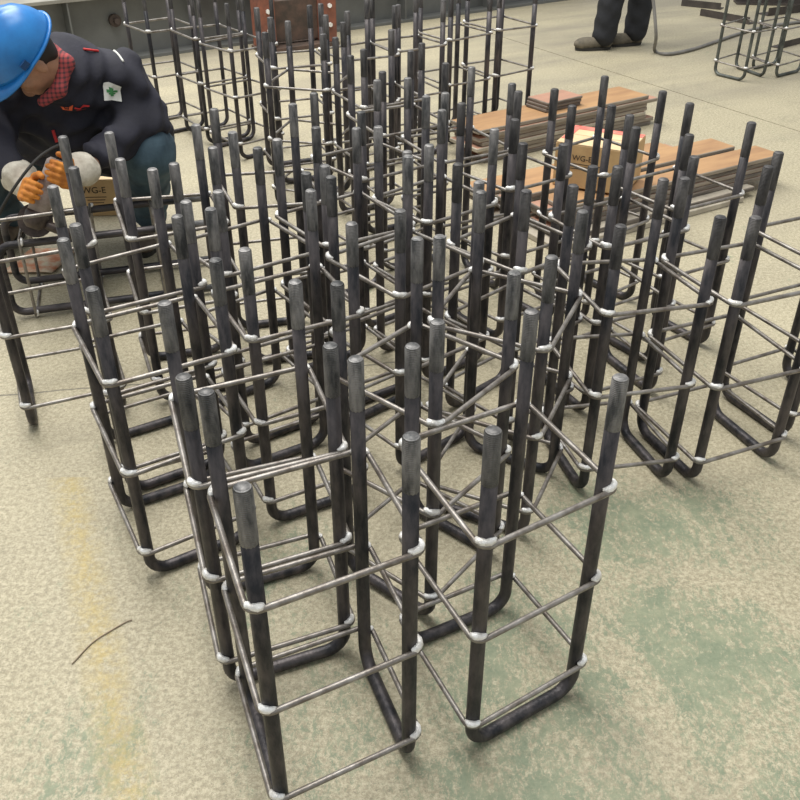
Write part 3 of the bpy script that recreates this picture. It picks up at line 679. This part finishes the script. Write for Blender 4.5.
# ------------------------------------------------------------------ board stacks
M['face'] = mat('brown_board_face', (0.45, 0.265, 0.125), 0.55, scale=5, col2=(0.33, 0.185, 0.09), stretch=(0.5, 2, 1))
M['face_pink'] = mat('rosy_board_face', (0.46, 0.25, 0.17), 0.6, scale=5, col2=(0.34, 0.19, 0.13), stretch=(0.5, 2, 1))
M['edge'] = mat('grey_board_edge', (0.23, 0.195, 0.16), 0.8, scale=9, col2=(0.10, 0.085, 0.072), stretch=(0.6, 1, 8), bump=0.3)
M['edge_light'] = mat('worn_board_edge', (0.34, 0.29, 0.23), 0.8, scale=9, col2=(0.20, 0.165, 0.13), stretch=(0.6, 1, 8), bump=0.3)
M['pale_edge'] = mat('pale_board', (0.50, 0.45, 0.36), 0.75, scale=8, col2=(0.33, 0.29, 0.23))
def board(right_front, ang, L, Wd, z, tk, label, group, face='face', edge='edge', tilt=0.0):
    """board whose right front lower corner is given; it runs to the left"""
    d = Vector((math.cos(ang), math.sin(ang), 0)); n = Vector((-d.y, d.x, 0))
    c = Vector((right_front[0], right_front[1], 0)) - d * L / 2 + n * Wd / 2
    bm = bmesh.new(); bmesh.ops.create_cube(bm, size=1, matrix=Matrix.Diagonal((L, Wd, tk, 1)))
    bmesh.ops.bevel(bm, geom=bm.edges[:], offset=0.0035, segments=1, affect='EDGES')
    for f in bm.faces: f.material_index = 0 if abs(f.normal.z) > 0.9 else 1
    o = bm_obj('board', bm, None, None, False, [M[face], M[edge]])
    o.location = (c.x, c.y, z + tk / 2); o.rotation_euler = (0, tilt, ang); tag(o, label, 'board', group); return o
rnd = random.Random(5)
ORD = ['topmost', 'second', 'third', 'fourth', 'fifth', 'sixth', 'seventh', 'eighth']
def stack(rf, ang, L, Wd, n, top, gname, what, z0=0.0, face='face', jit=0.03, edge='edge'):
    tk = (top - z0) / n
    for i in range(n):
        k = n - 1 - i; d = Vector((math.cos(ang), math.sin(ang), 0)); nn = Vector((-d.y, d.x, 0))
        j = Vector(rf) + d * rnd.uniform(-jit, jit) + nn * rnd.uniform(-0.006, 0.006)
        lab = 'topmost brown-faced board ' + what if k == 0 else ORD[k] + ' board from the top ' + what
        board(j, ang + rnd.uniform(-0.003, 0.003), L + rnd.uniform(-0.05, 0.03), Wd, z0 + i * tk, tk - 0.0012, lab, gname, face if k == 0 else 'face_pink', rnd.choice(['edge', 'edge_light', 'edge', 'pale_edge']) if k else 'edge_light')
aA = math.radians(34)
stack((1.49, 5.32, 0), aA, 1.24, 0.245, 8, 0.18, 'boards in the rear stack', 'of the rear board stack', jit=0.05)
# short boards lying on the back of stack A
dA = Vector((math.cos(aA), math.sin(aA), 0)); nA = Vector((-dA.y, dA.x, 0))
p = Vector((1.49, 5.32, 0)) - dA * 0.52 + nA * 0.07
for i in range(3):
    board((p.x + i * 0.004, p.y), aA + math.radians(2), 0.27, 0.165, 0.181 + i * 0.018, 0.0165, ('lowest', 'middle', 'topmost')[i] + ' of three short rosy boards on the rear board stack', 'short boards on the rear stack', 'face_pink')
aB = math.radians(31); dB = Vector((math.cos(aB), math.sin(aB), 0)); nB = Vector((-dB.y, dB.x, 0))
b2 = Vector((1.86, 4.28, 0))
board(b2 - nB * 0.08 - dB * 0.30, aB, 1.15, 0.60, 0.0, 0.028, 'pale wide board under the front stacks, lowest', 'pale base boards', 'pale_edge', 'pale_edge')
board(b2 - nB * 0.05 - dB * 0.20, aB + 0.01, 1.20, 0.58, 0.029, 0.022, 'pale wide board resting on the lowest base board of the front stacks', 'pale base boards', 'pale_edge', 'edge')
stack(b2, aB, 1.38, 0.165, 5, 0.16, 'boards in the front row', 'of the nearest board column by the cages', 0.052, jit=0.02)
stack(b2 + nB * 0.19 - dB * 0.13, aB, 1.30, 0.16, 5, 0.168, 'boards in the middle row', 'of the middle board column', 0.052, jit=0.03)
stack(b2 + nB * 0.375 - dB * 0.26, aB, 1.25, 0.16, 4, 0.13, 'boards in the back row', 'of the column behind the middle one', 0.052, 'face', jit=0.03)

# ------------------------------------------------------------------ cardboard boxes
M['card'] = mat('cardboard', (0.58, 0.40, 0.20), 0.8, scale=10, col2=(0.48, 0.31, 0.15))
M['card_top'] = mat('pale_tape_top', (0.72, 0.55, 0.33), 0.6, scale=6, col2=(0.62, 0.44, 0.25))
M['redtape'] = mat('red_tape', (0.62, 0.13, 0.10), 0.6, scale=14, col2=(0.70, 0.30, 0.22))
M['ink'] = mat('dark_print', (0.05, 0.035, 0.025), 0.8)
def text(body, size, parent, loc, rot, m):
    c = bpy.data.curves.new('lettering', 'FONT'); c.body = body; c.size = size; c.align_x = 'CENTER'; c.align_y = 'CENTER'; c.extrude = 0.0006
    o = bpy.data.objects.new('tmp', c); COL.objects.link(o); bpy.context.view_layer.update()
    me = bpy.data.meshes.new_from_object(o.evaluated_get(bpy.context.evaluated_depsgraph_get())); bpy.data.objects.remove(o)
    me.materials.clear(); t = link('lettering', me, m, parent, False); t.location = loc; t.rotation_euler = rot; return t
def carton(loc, rz, w_, d_, h_, label, tape, tsize, tz):
    r = empty('cardboard_box', loc, rz); tag(r, label, 'box')
    bm = bmesh.new(); box(bm, (0, 0, h_ / 2), (w_, d_, h_), bevel=0.004); bm_obj('carton', bm, M['card'], r)
    for s in (-1, 1):
        bm = bmesh.new(); box(bm, (0, s * (d_ / 4 + 0.0006), h_ + 0.0015), (w_ - 0.004, d_ / 2 - 0.003, 0.003)); bm_obj('flap', bm, M['card_top'], r)
    for (c, s) in tape:
        bm = bmesh.new(); box(bm, c, s); bm_obj('printed_band', bm, M['redtape'], r)
    text('WG-E', tsize, r, (-w_ * 0.12, -d_ / 2 - 0.0012, h_ * tz), (math.pi / 2, 0, 0), M['ink'])
    for k in range(3):
        bm = bmesh.new(); box(bm, (-w_ * 0.1, -d_ / 2 - 0.0006, h_ * tz - tsize * (0.75 + k * 0.32)), (w_ * (0.5 - 0.08 * k), 0.0012, tsize * 0.08)); bm_obj('print_line', bm, M['ink'], r)
    return r
zb = 0.168; hb = 0.19
p0, p1 = at((556, 142), zb + hb), at((630, 153), zb + hb); wbx = (p1 - p0).length; rb = math.atan2(p1.y - p0.y, p1.x - p0.x)
nb = Vector((-math.sin(rb), math.cos(rb), 0)); dbx = 0.27; cb = (p0 + p1) / 2 + nb * dbx / 2; cb.z = zb + 0.001
carton(cb, rb, wbx, dbx, hb, 'cardboard box with red banded top lying on the brown boards', [((0, dbx / 2 - 0.03, hb + 0.0038), (wbx - 0.004, 0.05, 0.0015)), ((-wbx / 2 + 0.02, 0, hb + 0.0038), (0.03, dbx - 0.11, 0.0015))], 0.034, 0.70)
carton((-1.375, 3.95, 0.0), math.radians(4), 0.19, 0.13, 0.17, 'small cardboard box standing between the crouching worker\'s feet', [], 0.042, 0.72)

# crumpled orange and cream sheet on the floor under the lying cage
M['scrap'] = mat('orange_and_cream_sheet', (0.66, 0.60, 0.44), 0.8, scale=14, col2=(0.58, 0.20, 0.09))
bm = bmesh.new(); n = 9; gp_ = {}
sc = at((42, 262), 0.0)
for i in range(n):
    for j in range(n):
        x, y = (i / (n - 1) - 0.5) * 0.20, (j / (n - 1) - 0.5) * 0.24
        z = 0.004 + 0.012 * (0.5 + 0.5 * noise.noise((x * 14, y * 14, 3)))
        gp_[i, j] = (sc.x + x + 0.15 * y, sc.y + y, z)
top = {k: bm.verts.new(v) for k, v in gp_.items()}; bot = {k: bm.verts.new((v[0], v[1], max(0.0005, v[2] - 0.003))) for k, v in gp_.items()}
for i in range(n - 1):
    for j in range(n - 1):
        bm.faces.new((top[i, j], top[i + 1, j], top[i + 1, j + 1], top[i, j + 1])); bm.faces.new((bot[i, j + 1], bot[i + 1, j + 1], bot[i + 1, j], bot[i, j]))
for i in range(n - 1):
    for a, b in (((i, 0), (i + 1, 0)), ((i + 1, n - 1), (i, n - 1)), ((0, i + 1), (0, i)), ((n - 1, i), (n - 1, i + 1))):
        bm.faces.new((bot[a], bot[b], top[b], top[a]))
tag(bm_obj('crumpled_sheet', bm, M['scrap'], None, True), 'crumpled orange and cream paper on the floor under the lying cage', 'sheet')

# wire offcut on the floor, front left
bm = bmesh.new(); tube(bm, smooth_path([at(p, 0.0025) for p in ((72, 664), (92, 643), (112, 630), (126, 622), (132, 620))], 5), 0.0014, 6)
tag(bm_obj('wire_offcut', bm, mat('rusty_wire', (0.26, 0.20, 0.14), 0.7, 0.3), None, True), 'thin rusty wire offcut lying on the floor left of the foremost cage', 'wire')

# ------------------------------------------------------------------ girder and steel at the back
M['girder'] = mat('grey_painted_steel', (0.155, 0.158, 0.15), 0.5, 0.1, scale=3, col2=(0.115, 0.118, 0.112))
M['flange_top'] = mat('pale_flange', (0.30, 0.29, 0.25), 0.7, scale=4, col2=(0.22, 0.21, 0.18))  # top flange in a paler grey than the web
ga = math.radians(35); g0 = Vector((-2.03, 6.98, 0)); gd = Vector((math.cos(ga), math.sin(ga), 0)); gn = Vector((-gd.y, gd.x, 0))
gl0, gl1 = -2.6, 4.9; gm = g0 + gd * (gl0 + gl1) / 2
gr = empty('steel_girder', gm, ga); tag(gr, 'long grey painted steel plate girder lying across the back of the hall', 'girder')
Lg = gl1 - gl0
bm = bmesh.new(); box(bm, (0, 0.14, 0.012), (Lg, 0.28, 0.024), bevel=0.002); bm_obj('bottom_flange', bm, M['girder'], gr)
bm = bmesh.new(); box(bm, (0, 0.14, 0.232), (Lg, 0.014, 0.415)); bm_obj('web', bm, M['girder'], gr)
bm = bmesh.new(); box(bm, (0, 0.14, 0.452), (Lg, 0.28, 0.024), bevel=0.002); bm_obj('top_flange', bm, M['flange_top'], gr)
for x in np.arange(-Lg / 2 + 0.25, Lg / 2, 0.98):
    bm = bmesh.new(); box(bm, (x, 0.07, 0.232), (0.012, 0.12, 0.415)); bm_obj('stiffener', bm, M['girder'], gr)
q = at((117, 24), 0.25); ql = Matrix.Rotation(-ga, 3, 'Z') @ (q - gm)
bm = bmesh.new(); tube(bm, [(ql.x, 0.135, 0.27), (ql.x, 0.10, 0.27)], 0.045, 16); tube(bm, [(ql.x, 0.102, 0.27), (ql.x, 0.06, 0.27)], 0.02, 12); bm_obj('web_stub', bm, mat('rusty_stub', (0.07, 0.05, 0.04), 0.8), gr)
# rusty block standing before the girder
M['rust'] = mat('rust_red_primer', (0.27, 0.095, 0.055), 0.75, scale=12, col2=(0.15, 0.06, 0.04), bump=0.3)
M['rust_dark'] = mat('dark_rust', (0.12, 0.075, 0.055), 0.8, scale=12, col2=(0.06, 0.045, 0.035), bump=0.3)
rbp = Vector((-0.83, 7.45, 0)); rbk = empty('steel_bracket', rbp, math.radians(30)); tag(rbk, 'rusty red steel bracket with drilled side plates standing before the girder', 'bracket')
bm = bmesh.new(); box(bm, (0, 0, 0.015), (0.66, 0.24, 0.03), bevel=0.003); bm_obj('base_plate', bm, M['rust_dark'], rbk)
for x in (-0.26, 0.26):
    bm = bmesh.new(); box(bm, (x, 0, 0.30), (0.12, 0.20, 0.54), bevel=0.006); sp = bm_obj('side_plate', bm, M['rust'], rbk)
    for z in (0.16, 0.30, 0.44):
        bm = bmesh.new(); tube(bm, [(x, -0.098, z), (x, -0.115, z)], 0.018, 6); bm_obj('bolt', bm, M['weld'], sp)
bm = bmesh.new(); box(bm, (0, 0.03, 0.20), (0.40, 0.06, 0.30), bevel=0.004); bm_obj('web_plate', bm, M['rust_dark'], rbk)
# dark steel lying at the upper right
M['scrapsteel'] = mat('dark_scrap_steel', (0.085, 0.07, 0.06), 0.65, 0.3, scale=8, col2=(0.045, 0.038, 0.034))
def bar(pa, pb, wd, hh, name, label, cat, z=0.0):
    a, b = at(pa), at(pb); d = b - a; r = empty('x'); bpy.data.objects.remove(r)
    bm = bmesh.new(); L = d.length; e = 0.006
    prof = [(-wd / 2, 0), (wd / 2, 0), (wd / 2, e), (-wd / 2 + e, e), (-wd / 2 + e, hh), (-wd / 2, hh)]
    A = [bm.verts.new((-L / 2, y, zz)) for y, zz in prof]; B = [bm.verts.new((L / 2, y, zz)) for y, zz in prof]
    bm.faces.new(A[::-1]); bm.faces.new(B)
    for i in range(6): bm.faces.new((A[i], A[(i + 1) % 6], B[(i + 1) % 6], B[i]))
    o = bm_obj(name, bm, M['scrapsteel']); o.location = (a + b) / 2 + Vector((0, 0, z)); o.rotation_euler = (0, 0, math.atan2(d.y, d.x)); tag(o, label, cat); return o
bar((683, 5), (722, 9), 0.12, 0.06, 'angle_bar', 'short dark angle bar on the floor at the top right, nearest the standing person', 'steel bar')
bar((703, 15), (752, 24), 0.10, 0.06, 'angle_bar', 'dark angle bar crossing behind the far right cage', 'steel bar')
bar((762, 15), (806, 10), 0.14, 0.07, 'angle_bar', 'dark angle bar lying behind the upper right corner cage', 'steel bar')
bar((775, 48), (830, 34), 0.09, 0.05, 'angle_bar', 'brownish angle bar at the right photo edge beside the upper right corner cage', 'steel bar')
a_, b_ = at((735, 3)), at((860, 6)); d = b_ - a_; be = empty('steel_beam', (a_ + b_) / 2, math.atan2(d.y, d.x)); tag(be, 'dark brown steel beam lying at the top right edge of the photo', 'beam')
for nme, c, s in (('bottom_flange', (0, 0, 0.008), (d.length, 0.2, 0.016)), ('web', (0, 0, 0.13), (d.length, 0.012, 0.23)), ('top_flange', (0, 0, 0.253), (d.length, 0.2, 0.016))):
    bm = bmesh.new(); box(bm, c, s); bm_obj(nme, bm, M['scrapsteel'], be)
